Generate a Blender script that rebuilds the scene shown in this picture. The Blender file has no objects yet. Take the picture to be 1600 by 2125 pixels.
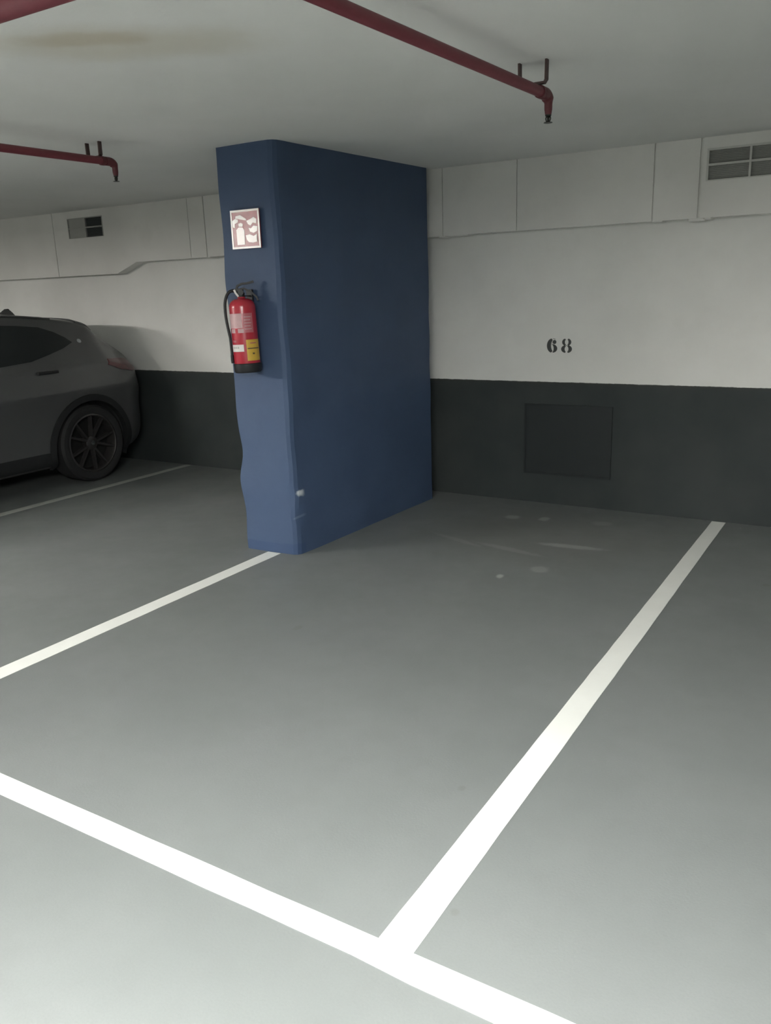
import bpy, bmesh, math, random
from mathutils import Vector, Matrix, noise
from mathutils.bvhtree import BVHTree

random.seed(7)
scene = bpy.context.scene
COL = scene.collection
PI = math.pi

# ------------------------------------------------------------------ camera
YAW, PITCH, ROLL, FPX = -0.5557, -0.2628, -0.0342, 1718.69
CAM = Vector((0.0, -5.6873, 1.5851))
cy, sy, cp, sp, cr, sr = math.cos(YAW), math.sin(YAW), math.cos(PITCH), math.sin(PITCH), math.cos(ROLL), math.sin(ROLL)
fwd = Vector((sy * cp, cy * cp, sp))
rgt = Vector((cy, -sy, 0))
upv = rgt.cross(fwd)
r2 = cr * rgt + sr * upv
u2 = -sr * rgt + cr * upv
cam_data = bpy.data.cameras.new('camera')
cam = bpy.data.objects.new('camera', cam_data)
COL.objects.link(cam)
m = Matrix.Identity(4)
for i in range(3):
    m[i][0], m[i][1], m[i][2], m[i][3] = r2[i], u2[i], -fwd[i], CAM[i]
cam.matrix_world = m
cam_data.sensor_fit = 'HORIZONTAL'
cam_data.sensor_width = 36
cam_data.lens = FPX / 1600 * 36
cam_data.clip_start = 0.02
scene.camera = cam

# ------------------------------------------------------------------ light and exposure
scene.view_settings.view_transform = 'Standard'
scene.view_settings.look = 'None'
scene.view_settings.gamma = 1
scene.view_settings.use_curve_mapping = False
scene.view_settings.exposure = 1.78
world = bpy.data.worlds.new('world')
scene.world = world
world.use_nodes = True
world.node_tree.nodes['Background'].inputs[0].default_value = (0.9, 1.0, 0.97, 1)
world.node_tree.nodes['Background'].inputs[1].default_value = 0.0


def lamp(name, loc, sx, sy_, power, col=(0.95, 1.0, 0.96), rot=(0, 0, 0)):
    d = bpy.data.lights.new(name, 'AREA')
    d.shape = 'RECTANGLE'
    d.size, d.size_y, d.energy, d.color = sx, sy_, power, col
    o = bpy.data.objects.new(name, d)
    o.location = loc
    o.rotation_euler = rot
    COL.objects.link(o)
    return o


# fluorescent battens hung under the ceiling of the driving aisle (behind and to the left of the camera)
lamp('aisle_lamp', (-0.35, -6.1, 2.27), 1.8, 0.16, 94, (1.0, 1.0, 0.97))
lamp('aisle_lamp', (-6.8, -6.0, 2.27), 0.8, 0.16, 50, (1.0, 0.965, 0.92))
lamp('aisle_lamp', (-7.9, -6.0, 2.27), 0.8, 0.16, 112, (1.0, 0.965, 0.92))
# upward lamps added at two of the battens to brighten the ceiling
lamp('aisle_lamp', (-0.35, -6.1, 2.30), 1.8, 0.16, 50, (1.0, 1.0, 0.97), (PI, 0, 0))
lamp('aisle_lamp', (-6.8, -6.0, 2.30), 0.8, 0.16, 66, (1.0, 0.965, 0.92), (PI, 0, 0))


# ------------------------------------------------------------------ materials
def lin(c):
    return tuple(((v / 255) / 12.92 if v / 255 <= 0.04045 else ((v / 255 + 0.055) / 1.055) ** 2.4) for v in c)


class Nodes:
    def __init__(self, name):
        self.mat = bpy.data.materials.new(name)
        self.mat.use_nodes = True
        self.t = self.mat.node_tree
        self.b = self.t.nodes['Principled BSDF']
        self.tc = self.n('ShaderNodeTexCoord')

    def n(self, typ, **kw):
        x = self.t.nodes.new(typ)
        for k, v in kw.items():
            setattr(x, k, v)
        return x

    def link(self, a, b):
        self.t.links.new(a, b)

    def noise(self, scale, detail=4, rough=0.55, vec=None):
        x = self.n('ShaderNodeTexNoise')
        x.inputs['Scale'].default_value = scale
        x.inputs['Detail'].default_value = detail
        x.inputs['Roughness'].default_value = rough
        self.link(vec or self.tc.outputs['Object'], x.inputs['Vector'])
        return x.outputs['Fac']

    def math(self, op, a, b=None, c=None, clamp=False):
        x = self.n('ShaderNodeMath', operation=op, use_clamp=clamp)
        for i, v in enumerate((a, b, c)):
            if v is None:
                continue
            if isinstance(v, (int, float)):
                x.inputs[i].default_value = v
            else:
                self.link(v, x.inputs[i])
        return x.outputs[0]

    def ramp(self, v, lo, hi, a=0.0, b=1.0):
        x = self.n('ShaderNodeMapRange')
        x.interpolation_type = 'SMOOTHSTEP'
        x.inputs[1].default_value, x.inputs[2].default_value = lo, hi
        x.inputs[3].default_value, x.inputs[4].default_value = a, b
        self.link(v, x.inputs[0])
        return x.outputs[0]

    def mix(self, f, a, b, mode='MIX'):
        x = self.n('ShaderNodeMix', data_type='RGBA', blend_type=mode)
        if isinstance(f, (int, float)):
            x.inputs[0].default_value = f
        else:
            self.link(f, x.inputs[0])
        for i, v in ((6, a), (7, b)):
            if isinstance(v, tuple):
                x.inputs[i].default_value = (*v, 1) if len(v) == 3 else v
            else:
                self.link(v, x.inputs[i])
        return x.outputs[2]

    def bump(self, h, strength=0.2, dist=0.01):
        x = self.n('ShaderNodeBump')
        x.inputs['Strength'].default_value = strength
        x.inputs['Distance'].default_value = dist
        self.link(h, x.inputs['Height'])
        self.link(x.outputs[0], self.b.inputs['Normal'])

    def xyz(self):
        x = self.n('ShaderNodeSeparateXYZ')
        self.link(self.tc.outputs['Object'], x.inputs[0])
        return x.outputs

    def blob(self, c, radii, rot=0.0, wob=0.5, wscale=6.0, soft=0.35, z=False):
        """soft irregular ellipse mask around c in the object's x,y (or x,z) plane"""
        o = self.xyz()
        a, b = o[0], (o[2] if z else o[1])
        dx = self.math('SUBTRACT', a, c[0])
        dy = self.math('SUBTRACT', b, c[1])
        ca, sa = math.cos(rot), math.sin(rot)
        u = self.math('ADD', self.math('MULTIPLY', dx, ca / radii[0]), self.math('MULTIPLY', dy, sa / radii[0]))
        v = self.math('ADD', self.math('MULTIPLY', dx, -sa / radii[1]), self.math('MULTIPLY', dy, ca / radii[1]))
        d = self.math('SQRT', self.math('ADD', self.math('MULTIPLY', u, u), self.math('MULTIPLY', v, v)))
        n = self.noise(wscale)
        d = self.math('ADD', d, self.math('MULTIPLY', self.math('SUBTRACT', n, 0.5), wob * 2))
        return self.ramp(d, 1 - soft, 1 + soft, 1.0, 0.0)

    def done(self, col, rough=0.5, metal=0.0, coat=0.0, spec=None):
        if isinstance(col, tuple):
            self.b.inputs['Base Color'].default_value = (*col, 1)
        else:
            self.link(col, self.b.inputs['Base Color'])
        if isinstance(rough, (int, float)):
            self.b.inputs['Roughness'].default_value = rough
        else:
            self.link(rough, self.b.inputs['Roughness'])
        self.b.inputs['Metallic'].default_value = metal
        self.b.inputs['Coat Weight'].default_value = coat
        self.b.inputs['Coat Roughness'].default_value = 0.06
        if spec is not None:
            self.b.inputs['Specular IOR Level'].default_value = spec
        return self.mat


def plain(name, col, rough=0.5, metal=0.0, coat=0.0, var=0.12, scale=14.0, bump=0.0, spec=None):
    k = Nodes(name)
    f = k.noise(scale)
    dark = tuple(c * (1 - var) for c in col)
    lite = tuple(min(1, c * (1 + var)) for c in col)
    if bump:
        k.bump(k.noise(scale * 6), bump, 0.004)
    return k.done(k.mix(f, dark, lite), rough, metal, coat, spec)


def mat_floor():
    k = Nodes('floor_paint')
    base = k.mix(k.ramp(k.noise(1.3, 5), 0.3, 0.7), (0.158, 0.170, 0.167), (0.176, 0.187, 0.185))
    base = k.mix(k.math('MULTIPLY', k.ramp(k.noise(9.0, 6), 0.45, 0.75), 0.25), base, (0.15, 0.158, 0.154))
    base = k.mix(k.math('MULTIPLY', k.ramp(k.noise(160.0, 2), 0.35, 0.75), 0.18), base, (0.13, 0.142, 0.14))
    # dusty tyre wear in the bay, pale chips and scrape marks
    wear = k.blob((-1.85, -0.75), (0.75, 0.55), 0.0, 0.35, 2.5, 0.5)
    base = k.mix(k.math('MULTIPLY', wear, 0.35), base, (0.14, 0.136, 0.126))
    for c, r, rot, amt in (((-1.791, -1.606), (0.020, 0.030), 0.3, 0.85), ((-2.214, -0.427), (0.050, 0.045), 0.2, 0.45),
                           ((-1.992, -0.381), (0.035, 0.045), 0.0, 0.5), ((-1.633, -1.401), (0.05, 0.05), 0.0, 0.3),
                           ((-1.62, -0.91), (0.19, 0.035), 0.10, 0.4), ((-1.60, -0.33), (0.06, 0.05), 0.0, 0.2),
                           ((-1.95, -1.12), (0.22, 0.03), -0.2, 0.18), ((-2.32, -1.08), (0.2, 0.025), -0.35, 0.15)):
        base = k.mix(k.math('MULTIPLY', k.blob(c, r, rot, 0.45, 22.0, 0.4), amt * 0.8), base, (0.48, 0.49, 0.47))
    for c, r in (((-2.37, -2.72), (0.018, 0.03)), ((-1.07, -3.55), (0.012, 0.015)), ((-0.84, -4.06), (0.012, 0.012)), ((-1.62, -5.02), (0.03, 0.02)),
                 ((-0.47, -1.12), (0.02, 0.02))):
        base = k.mix(k.math('MULTIPLY', k.blob(c, r, 0, 0.5, 30.0, 0.4), 0.35), base, (0.12, 0.12, 0.11))
    k.bump(k.noise(120.0, 3), 0.12, 0.003)
    return k.done(base, k.ramp(k.noise(4.0), 0.2, 0.8, 0.46, 0.58), spec=0.4)


def mat_ceiling():
    k = Nodes('ceiling_paint')
    base = k.mix(k.ramp(k.noise(0.9, 5), 0.3, 0.7), (0.75, 0.76, 0.725), (0.81, 0.815, 0.785))
    st = k.math('MULTIPLY', k.blob((-2.33, -3.52), (0.42, 0.17), 0.55, 0.5, 4.0, 0.6), 0.4)
    base = k.mix(st, base, (0.52, 0.46, 0.32))
    core = k.math('MULTIPLY', k.blob((-2.37, -3.62), (0.2, 0.07), 0.55, 0.6, 7.0, 0.5), 0.35)
    base = k.mix(core, base, (0.42, 0.34, 0.2))
    k.bump(k.noise(60.0, 4), 0.15, 0.004)
    return k.done(base, 0.85, spec=0.2)


def mat_wall(band=True):
    k = Nodes('wall_paint')
    white = k.mix(k.ramp(k.noise(1.6, 5), 0.3, 0.7), (0.76, 0.76, 0.725), (0.82, 0.82, 0.785))
    stain = k.math('MULTIPLY', k.ramp(k.noise(3.5, 6), 0.55, 0.8), 0.2)
    white = k.mix(stain, white, (0.66, 0.65, 0.60))
    dark = k.mix(k.ramp(k.noise(2.5, 5), 0.3, 0.7), (0.032, 0.040, 0.040), (0.042, 0.049, 0.048))
    z = k.xyz()[2]
    zz = k.math('ADD', z, k.math('MULTIPLY', k.math('SUBTRACT', k.noise(25.0), 0.5), 0.008))
    f = k.ramp(zz, 0.899, 0.904)
    dark = k.mix(k.ramp(z, 0.875, 0.905, 0, 0.6), dark, (0.05, 0.052, 0.045))
    k.bump(k.noise(35.0, 5), 0.25, 0.004)
    return k.done(k.mix(f, dark, white), 0.7, spec=0.3)


def mat_band():
    k = Nodes('concrete_band_paint')
    base = k.mix(k.ramp(k.noise(1.2, 5), 0.3, 0.7), (0.76, 0.75, 0.71), (0.84, 0.83, 0.79))
    base = k.mix(k.math('MULTIPLY', k.ramp(k.noise(2.7, 6), 0.52, 0.8), 0.3), base, (0.62, 0.61, 0.57))
    k.bump(k.noise(30.0, 5), 0.3, 0.004)
    return k.done(base, 0.75, spec=0.25)


def mat_blue():
    k = Nodes('pillar_blue_paint')
    base = k.mix(k.ramp(k.noise(2.0, 5), 0.3, 0.7), (0.050, 0.081, 0.150), (0.058, 0.093, 0.168))
    base = k.mix(k.math('MULTIPLY', k.ramp(k.noise(40.0, 4), 0.5, 0.8), 0.25), base, (0.05, 0.084, 0.158))
    z = k.xyz()[2]
    zz = k.math('ADD', z, k.math('MULTIPLY', k.math('SUBTRACT', k.noise(9.0), 0.5), 0.03))
    chip = k.math('MULTIPLY', k.blob((-3.045, 0.392), (0.022, 0.022), 0.4, 0.6, 28.0, 0.3, z=True), 0.9)
    o = k.xyz()
    front = k.ramp(o[1], -1.74, -1.70, 1.0, 0.0)
    base = k.mix(k.math('MULTIPLY', k.ramp(zz, 0.062, 0.07, 0.75, 0.0), front), base, (0.038, 0.068, 0.142))
    base = k.mix(k.math('MULTIPLY', chip, front), base, (0.62, 0.66, 0.68))
    chip2 = k.math('MULTIPLY', k.blob((-3.06, 0.245), (0.03, 0.007), 0.5, 0.4, 30.0, 0.4, z=True), 0.2)
    base = k.mix(k.math('MULTIPLY', chip2, front), base, (0.3, 0.36, 0.45))
    k.bump(k.noise(45.0, 5), 0.35, 0.004)
    return k.done(base, 0.55, spec=0.35)


M = {}
M['floor'] = mat_floor()
M['ceiling'] = mat_ceiling()
M['wall'] = mat_wall()
M['band'] = mat_band()
M['blue'] = mat_blue()
M['line'] = plain('white_line_paint', (0.80, 0.81, 0.77), 0.5, var=0.05, scale=8, bump=0.1)
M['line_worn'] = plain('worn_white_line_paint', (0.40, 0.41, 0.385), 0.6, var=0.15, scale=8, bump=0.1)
M['hatch'] = plain('black_hatch_paint', (0.012, 0.017, 0.018), 0.6, var=0.15, scale=5)
M['stencil'] = plain('black_stencil_paint', (0.06, 0.065, 0.062), 0.7, var=0.3, scale=30)
M['pipe'] = plain('red_pipe_paint', (0.19, 0.040, 0.052), 0.5, var=0.15, scale=20)
M['pipe_dark'] = plain('dark_red_fitting_paint', (0.13, 0.03, 0.036), 0.5, var=0.2, scale=30)
M['strap'] = plain('hanger_steel', (0.10, 0.065, 0.06), 0.55, 0.3, var=0.2, scale=40)
M['bronze'] = plain('sprinkler_bronze', (0.06, 0.062, 0.055), 0.4, 0.7, var=0.2, scale=60)
M['ext_red'] = plain('extinguisher_red', (0.42, 0.022, 0.04), 0.25, 0, 0.6, var=0.06, scale=10)
M['rubber'] = plain('black_rubber', (0.014, 0.015, 0.016), 0.55, var=0.2, scale=30)
M['black'] = plain('black_plastic', (0.011, 0.012, 0.014), 0.5, var=0.15, scale=30)
M['lab_white'] = plain('label_white', (0.72, 0.69, 0.67), 0.45, var=0.05, scale=30)
M['lab_pink'] = plain('label_pink', (0.55, 0.36, 0.37), 0.4, var=0.12, scale=40)
M['lab_rose'] = plain('label_rose', (0.45, 0.13, 0.15), 0.35, var=0.12, scale=60)
M['lab_yellow'] = plain('label_yellow', (0.62, 0.40, 0.06), 0.4, var=0.08, scale=40)
M['lab_ink'] = plain('label_ink', (0.10, 0.07, 0.04), 0.5, var=0.2, scale=60)
M['steel'] = plain('bright_steel', (0.6, 0.6, 0.58), 0.3, 0.9, var=0.08, scale=60)
M['sign_red'] = plain('sign_red', (0.34, 0.07, 0.08), 0.24, var=0.1, scale=12, bump=0.05)
M['sign_white'] = plain('sign_white', (0.82, 0.74, 0.70), 0.22, var=0.05, scale=25, spec=0.8)
M['vent_white'] = plain('vent_frame_paint', (0.60, 0.60, 0.56), 0.6, var=0.06, scale=20)
M['vent_grey'] = plain('vent_grey_mesh', (0.36, 0.365, 0.34), 0.7, var=0.12, scale=12)
M['vent_pale'] = plain('vent_pale_panel', (0.40, 0.40, 0.375), 0.6, var=0.06, scale=12)
M['vent_dark'] = plain('vent_dark_opening', (0.06, 0.07, 0.07), 0.5, var=0.1, scale=12)
M['car'] = plain('car_grey_paint', (0.090, 0.091, 0.092), 0.36, 0.2, 0.6, var=0.05, scale=3)
M['glass'] = plain('car_tinted_glass', (0.020, 0.024, 0.025), 0.12, var=0.1, scale=3, spec=0.4)
M['clad'] = plain('car_black_cladding', (0.016, 0.017, 0.018), 0.6, var=0.15, scale=20)
M['tyre'] = plain('car_tyre_rubber', (0.018, 0.018, 0.019), 0.75, var=0.2, scale=30)
M['alloy'] = plain('car_alloy_grey', (0.09, 0.085, 0.085), 0.38, 0.7, var=0.1, scale=20)
M['alloy_polished'] = plain('car_alloy_polished', (0.55, 0.55, 0.55), 0.22, 1.0, var=0.05, scale=20)  # brighter polished metal of the hub caps
M['well'] = plain('car_wheel_well', (0.008, 0.008, 0.008), 0.9, var=0.2, scale=20)
M['tail'] = plain('car_tail_lamp_red', (0.095, 0.018, 0.022), 0.2, 0, 0.5, var=0.1, scale=20)
M['lampclear'] = plain('car_headlamp_clear', (0.4, 0.42, 0.43), 0.15, var=0.05, scale=20)


# ------------------------------------------------------------------ mesh helpers
def finish(name, bm, mat, parent=None, smooth=False, angle=None):
    bmesh.ops.recalc_face_normals(bm, faces=bm.faces)
    me = bpy.data.meshes.new(name)
    bm.to_mesh(me)
    bm.free()
    me.materials.append(mat)
    if smooth:
        for p in me.polygons:
            p.use_smooth = True
        if angle:
            me.set_sharp_from_angle(angle=math.radians(angle))
    o = bpy.data.objects.new(name, me)
    COL.objects.link(o)
    if parent:
        o.parent = parent
    return o


def tag(o, label=None, cat=None, group=None, kind=None):
    for k, v in (('label', label), ('category', cat), ('group', group), ('kind', kind)):
        if v:
            o[k] = v
    return o


def thing(name, loc, label, cat, group=None, rot=(0, 0, 0)):
    o = bpy.data.objects.new(name, None)
    o.empty_display_size = 0.1
    o.location = loc
    o.rotation_euler = rot
    COL.objects.link(o)
    return tag(o, label, cat, group)


def copy_tree(o, parent=None):
    c = o.copy()
    COL.objects.link(c)
    c.parent = parent
    for ch in list(o.children):
        copy_tree(ch, c)
    return c


def add_box(bm, a, b, bevel=0.0, seg=1):
    vs = [bm.verts.new((x, y, z)) for x in (a[0], b[0]) for y in (a[1], b[1]) for z in (a[2], b[2])]
    fs = [bm.faces.new([vs[i] for i in q]) for q in ((0, 1, 3, 2), (4, 6, 7, 5), (0, 4, 5, 1), (2, 3, 7, 6), (0, 2, 6, 4), (1, 5, 7, 3))]
    if bevel:
        es = list({e for f in fs for e in f.edges})
        bmesh.ops.bevel(bm, geom=es, offset=bevel, segments=seg, affect='EDGES', profile=0.6)
    return bm


def box(name, a, b, mat, parent=None, bevel=0.0, seg=1):
    return finish(name, add_box(bmesh.new(), a, b, bevel, seg), mat, parent)


def frames(pts):
    out = []
    n = None
    for i, p in enumerate(pts):
        t = (pts[min(i + 1, len(pts) - 1)] - pts[max(i - 1, 0)]).normalized()
        if n is None:
            n = t.orthogonal().normalized()
        n = (n - t * n.dot(t)).normalized()
        out.append((p, n, t.cross(n)))
    return out


def add_tube(bm, pts, rad, seg=16, cap=True):
    pts = [Vector(p) for p in pts]
    rs = rad if isinstance(rad, (list, tuple)) else [rad] * len(pts)
    rings = []
    for (p, n, b), r in zip(frames(pts), rs):
        rings.append([bm.verts.new(p + (n * math.cos(2 * PI * k / seg) + b * math.sin(2 * PI * k / seg)) * r) for k in range(seg)])
    for a, b in zip(rings, rings[1:]):
        for k in range(seg):
            bm.faces.new((a[k], a[(k + 1) % seg], b[(k + 1) % seg], b[k]))
    if cap:
        bm.faces.new(rings[0])
        bm.faces.new(rings[-1])
    return bm


def add_lathe(bm, prof, seg=40, mat=None):
    """prof: (radius, z) list round the z axis"""
    rings = []
    for r, z in prof:
        if r < 1e-6:
            rings.append([bm.verts.new((0, 0, z))])
        else:
            rings.append([bm.verts.new((r * math.cos(2 * PI * k / seg), r * math.sin(2 * PI * k / seg), z)) for k in range(seg)])
    for a, b in zip(rings, rings[1:]):
        for k in range(seg):
            q = [a[k % len(a)], a[(k + 1) % len(a)], b[(k + 1) % len(b)], b[k % len(b)]]
            q = list(dict.fromkeys(q))
            if len(q) > 2:
                bm.faces.new(q)
    if mat is not None:
        vs = [v for r in rings for v in r]
        bmesh.ops.transform(bm, matrix=mat, verts=vs)
    return bm


def add_strip(bm, pts, width_dir, w, t_dir_fn=None, t=0.004):
    """flat strap following pts, width along width_dir"""
    pts = [Vector(p) for p in pts]
    wd = Vector(width_dir).normalized() * (w / 2)
    rows = []
    for i, p in enumerate(pts):
        tg = (pts[min(i + 1, len(pts) - 1)] - pts[max(i - 1, 0)]).normalized()
        nn = tg.cross(Vector(width_dir)).normalized() * (t / 2)
        rows.append([bm.verts.new(p + wd + nn), bm.verts.new(p - wd + nn), bm.verts.new(p - wd - nn), bm.verts.new(p + wd - nn)])
    for a, b in zip(rows, rows[1:]):
        for k in range(4):
            bm.faces.new((a[k], a[(k + 1) % 4], b[(k + 1) % 4], b[k]))
    bm.faces.new(rows[0])
    bm.faces.new(rows[-1])
    return bm


def add_prism(bm, poly, fn, t):
    """poly of (u,v); fn(u,v,d) -> point; extruded by t"""
    a = [bm.verts.new(fn(u, v, 0)) for u, v in poly]
    b = [bm.verts.new(fn(u, v, t)) for u, v in poly]
    bm.faces.new(a)
    bm.faces.new(b)
    n = len(poly)
    for i in range(n):
        bm.faces.new((a[i], a[(i + 1) % n], b[(i + 1) % n], b[i]))
    return bm


def arc_pts(c, r, a0, a1, n):
    return [(c[0] + r * math.cos(a0 + (a1 - a0) * i / n), c[1] + r * math.sin(a0 + (a1 - a0) * i / n)) for i in range(n + 1)]


# ------------------------------------------------------------------ setting
H = 2.4
YW = 0.04            # face of the back wall
YB = -0.075          # face of the concrete band that juts out over it
X0, X1, Y0 = -14.0, 5.5, -11.0


def slab(name, a, b, mat):
    return tag(box(name, a, b, mat), kind='structure')


slab('floor', (X0, Y0, -0.2), (X1, YW, 0.0), M['floor'])
slab('ceiling', (X0, Y0, H), (X1, YW, H + 0.2), M['ceiling'])
slab('wall_back', (X0, YW, -0.2), (X1, YW + 0.2, H + 0.2), M['wall'])
slab('wall_left', (X0 - 0.2, Y0, -0.2), (X0, YW + 0.2, H + 0.2), M['wall'])
slab('wall_right', (X1, Y0, -0.2), (X1 + 0.2, YW + 0.2, H + 0.2), M['wall'])
slab('wall_front', (X0, Y0 - 0.2, -0.2), (X1, Y0, H + 0.2), M['wall'])


def band():
    """run of jutting painted concrete panels along the head of the back wall, with joints, a step and two vent holes"""
    bm = bmesh.new()

    def zb(x):
        if x < -6.36:
            return 1.808
        if x < -6.08:
            return 1.808 + (x + 6.36) / 0.28 * 0.097
        if x < -3.3:
            return 1.902 + (x + 6.08) / 2.78 * 0.004
        return 1.943

    joints = [(-9.6, 0.006), (-7.195, 0.008), (-5.40, 0.006), (-5.21, 0.010), (-3.2, 0.006), (-2.915, 0.005), (-2.345, 0.004), (-1.428, 0.009),
              (-1.15, 0.016), (0.6, 0.01)]
    vents = [(-6.975, -6.485, 2.152, 2.335), (-1.118, -0.628, 2.152, 2.336)]
    cuts = [X0] + [j for j, _ in joints] + [X1]
    for i in range(len(cuts) - 1):
        g0 = joints[i - 1][1] / 2 if i else 0
        g1 = joints[i][1] / 2 if i < len(joints) else 0
        a, b = cuts[i] + g0, cuts[i + 1] - g1
        xs = [a] + [x for x in (-6.36, -6.08) if a < x < b] + [b]
        vh = [v for v in vents if a <= v[0] and v[1] <= b]
        for v in vh:
            xs += [v[0], v[1]]
        xs = sorted(xs)
        for xa, xb in zip(xs, xs[1:]):
            e = 1e-6
            za, zc = zb(xa + e), zb(xb - e)
            segs = [(za, zc, H)]
            for v in vh:
                if v[0] - e <= xa and xb <= v[1] + e:
                    segs = [(za, zc, v[2]), (v[3], v[3], H)]
            for (l0, l1, top) in segs:
                vs = [bm.verts.new(p) for p in ((xa, YB, l0), (xb, YB, l1), (xb, YB, top), (xa, YB, top),
                                                (xa, YW, l0), (xb, YW, l1), (xb, YW, top), (xa, YW, top))]
                for q in ((0, 1, 2, 3), (5, 4, 7, 6), (0, 4, 5, 1), (3, 2, 6, 7), (1, 5, 6, 2), (0, 3, 7, 4)):
                    bm.faces.new([vs[j] for j in q])
    # joint backing 14 mm behind the face, and mortar lumps left at the foot of some joints
    for x, w in joints:
        add_box(bm, (x - w / 2, YB + 0.014, zb(x - 1e-4) + 0.002), (x + w / 2, YW, H))
    for x, w, h in ((-1.16, 0.10, 0.016), (-2.93, 0.05, 0.012), (-1.10, 0.05, 0.010), (-2.80, 0.16, 0.007), (-5.21, 0.04, 0.008), (-1.40, 0.07, 0.007)):
        add_box(bm, (x - w / 2, YB + 0.01, zb(x) - h), (x + w / 2, YW, zb(x) + 0.01), 0.004)
    return tag(finish('trim_1', bm, M['band']), kind='structure')


band()


# ------------------------------------------------------------------ pillar
def pillar():
    bm = bmesh.new()
    nz, nf, ns = 60, 14, 26
    ch = 0.035
    P = {}

    def foot(z):
        k = z / H
        fl = Vector((-3.455 - 0.026 * k, -1.818 + 0.02 * k, z))
        fr = Vector((-3.060 - 0.004 * k, -1.800 - 0.004 * k, z))
        br = Vector((-2.985 - 0.008 * k, -0.185 + 0.02 * k, z))
        bl = Vector((-3.40, YW, z))
        c0 = fr + (fl - fr).normalized() * ch
        c1 = fr + (br - fr).normalized() * ch
        ring = []
        for i in range(nf):
            ring.append(fl.lerp(c0, i / nf))
        ring += [c0, (c0 + c1) / 2 + (fr - (c0 + c1) / 2) * 0.35]
        for i in range(ns + 1):
            ring.append(c1.lerp(br, (i / ns)))
        ring += [Vector((-3.13, br.y, z)), Vector((-3.13, YW, z)), bl]
        for i in range(1, 8):
            ring.append(bl.lerp(fl, i / 8))
        return ring

    rows = []
    for j in range(nz + 1):
        z = H * j / nz
        ring = []
        for i, p in enumerate(foot(z)):
            q = p.copy()
            amp = 0.005
            if i in (0, 1):
                amp = 0.011
            if nf - 1 <= i <= nf + 3:
                amp = 0.010
            n = noise.noise_vector(Vector((p.x * 5, p.y * 5, z * 4.2)))
            q.x += n.x * amp
            q.y += n.y * amp
            if i == 0:      # bruised left arris near bumper height
                q.x += 0.016 * math.exp(-((z - 0.62) / 0.09) ** 2) - 0.014 * math.exp(-((z - 0.45) / 0.12) ** 2)
            if abs(i - nf - 1) <= 1:
                q.y += 0.012 * math.exp(-((z - 0.38) / 0.03) ** 2)
                q.x -= 0.008 * math.exp(-((z - 0.25) / 0.03) ** 2)
            if q.y > YW - 0.001:
                q.y = YW - 0.001
            ring.append(bm.verts.new(q))
        rows.append(ring)
    for a, b in zip(rows, rows[1:]):
        n = len(a)
        for k in range(n):
            bm.faces.new((a[k], a[(k + 1) % n], b[(k + 1) % n], b[k]))
    bm.faces.new(rows[0])
    bm.faces.new(rows[-1])
    o = finish('pillar', bm, M['blue'], smooth=True, angle=22)
    return tag(o, 'tall blue painted concrete pillar between the two parking bays', 'pillar')


pillar()


# ------------------------------------------------------------------ floor markings
def floor_line(pts, label, mat='line'):
    """closed outline on the floor, a coat of paint 1.5 mm thick"""
    bm = bmesh.new()
    add_prism(bm, pts, lambda u, v, d: Vector((u, v, 0.0002 + d)), 0.0013)
    bmesh.ops.triangulate(bm, faces=[f for f in bm.faces if len(f.verts) > 4])
    return tag(finish('parking_line', bm, M[mat]), label, 'parking line')


def rough_edge(p, q, n, amp=0.0025):
    out = []
    for i in range(n):
        t = i / n
        x, y = p[0] + (q[0] - p[0]) * t, p[1] + (q[1] - p[1]) * t
        w = noise.noise(Vector((x * 6, y * 6, 3.3))) * amp
        d = math.hypot(q[0] - p[0], q[1] - p[1])
        out.append((x - (q[1] - p[1]) / d * w, y + (q[0] - p[0]) / d * w))
    return out


def quad_line(a, b, c, d):
    return rough_edge(a, b, 40) + rough_edge(b, c, 3) + rough_edge(c, d, 40) + rough_edge(d, a, 3)


floor_line(rough_edge((-9.0, -4.312), (-0.835, -4.314), 50) + rough_edge((-0.825, -4.322), (2.2, -4.328), 20) + rough_edge((2.2, -4.328), (2.2, -4.236), 2) +
           rough_edge((2.2, -4.236), (-9.0, -4.232), 70) + rough_edge((-9.0, -4.232), (-9.0, -4.312), 2),
           'long white line painted across the front of the bays, crossing the foreground')
floor_line(quad_line((-0.865, -4.235), (-0.872, 0.025), (-0.960, 0.025), (-0.966, -4.235)),
           'white line right of bay 68, running from the foreground line to the wall')
floor_line(quad_line((-3.196, -4.231), (-3.192, -1.815), (-3.287, -1.82), (-3.300, -4.231)),
           'white line that runs up to the foot of the blue pillar')
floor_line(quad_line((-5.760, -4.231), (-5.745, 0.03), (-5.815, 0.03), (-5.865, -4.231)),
           'dim worn white line on the floor beside the parked car', 'line_worn')


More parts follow.
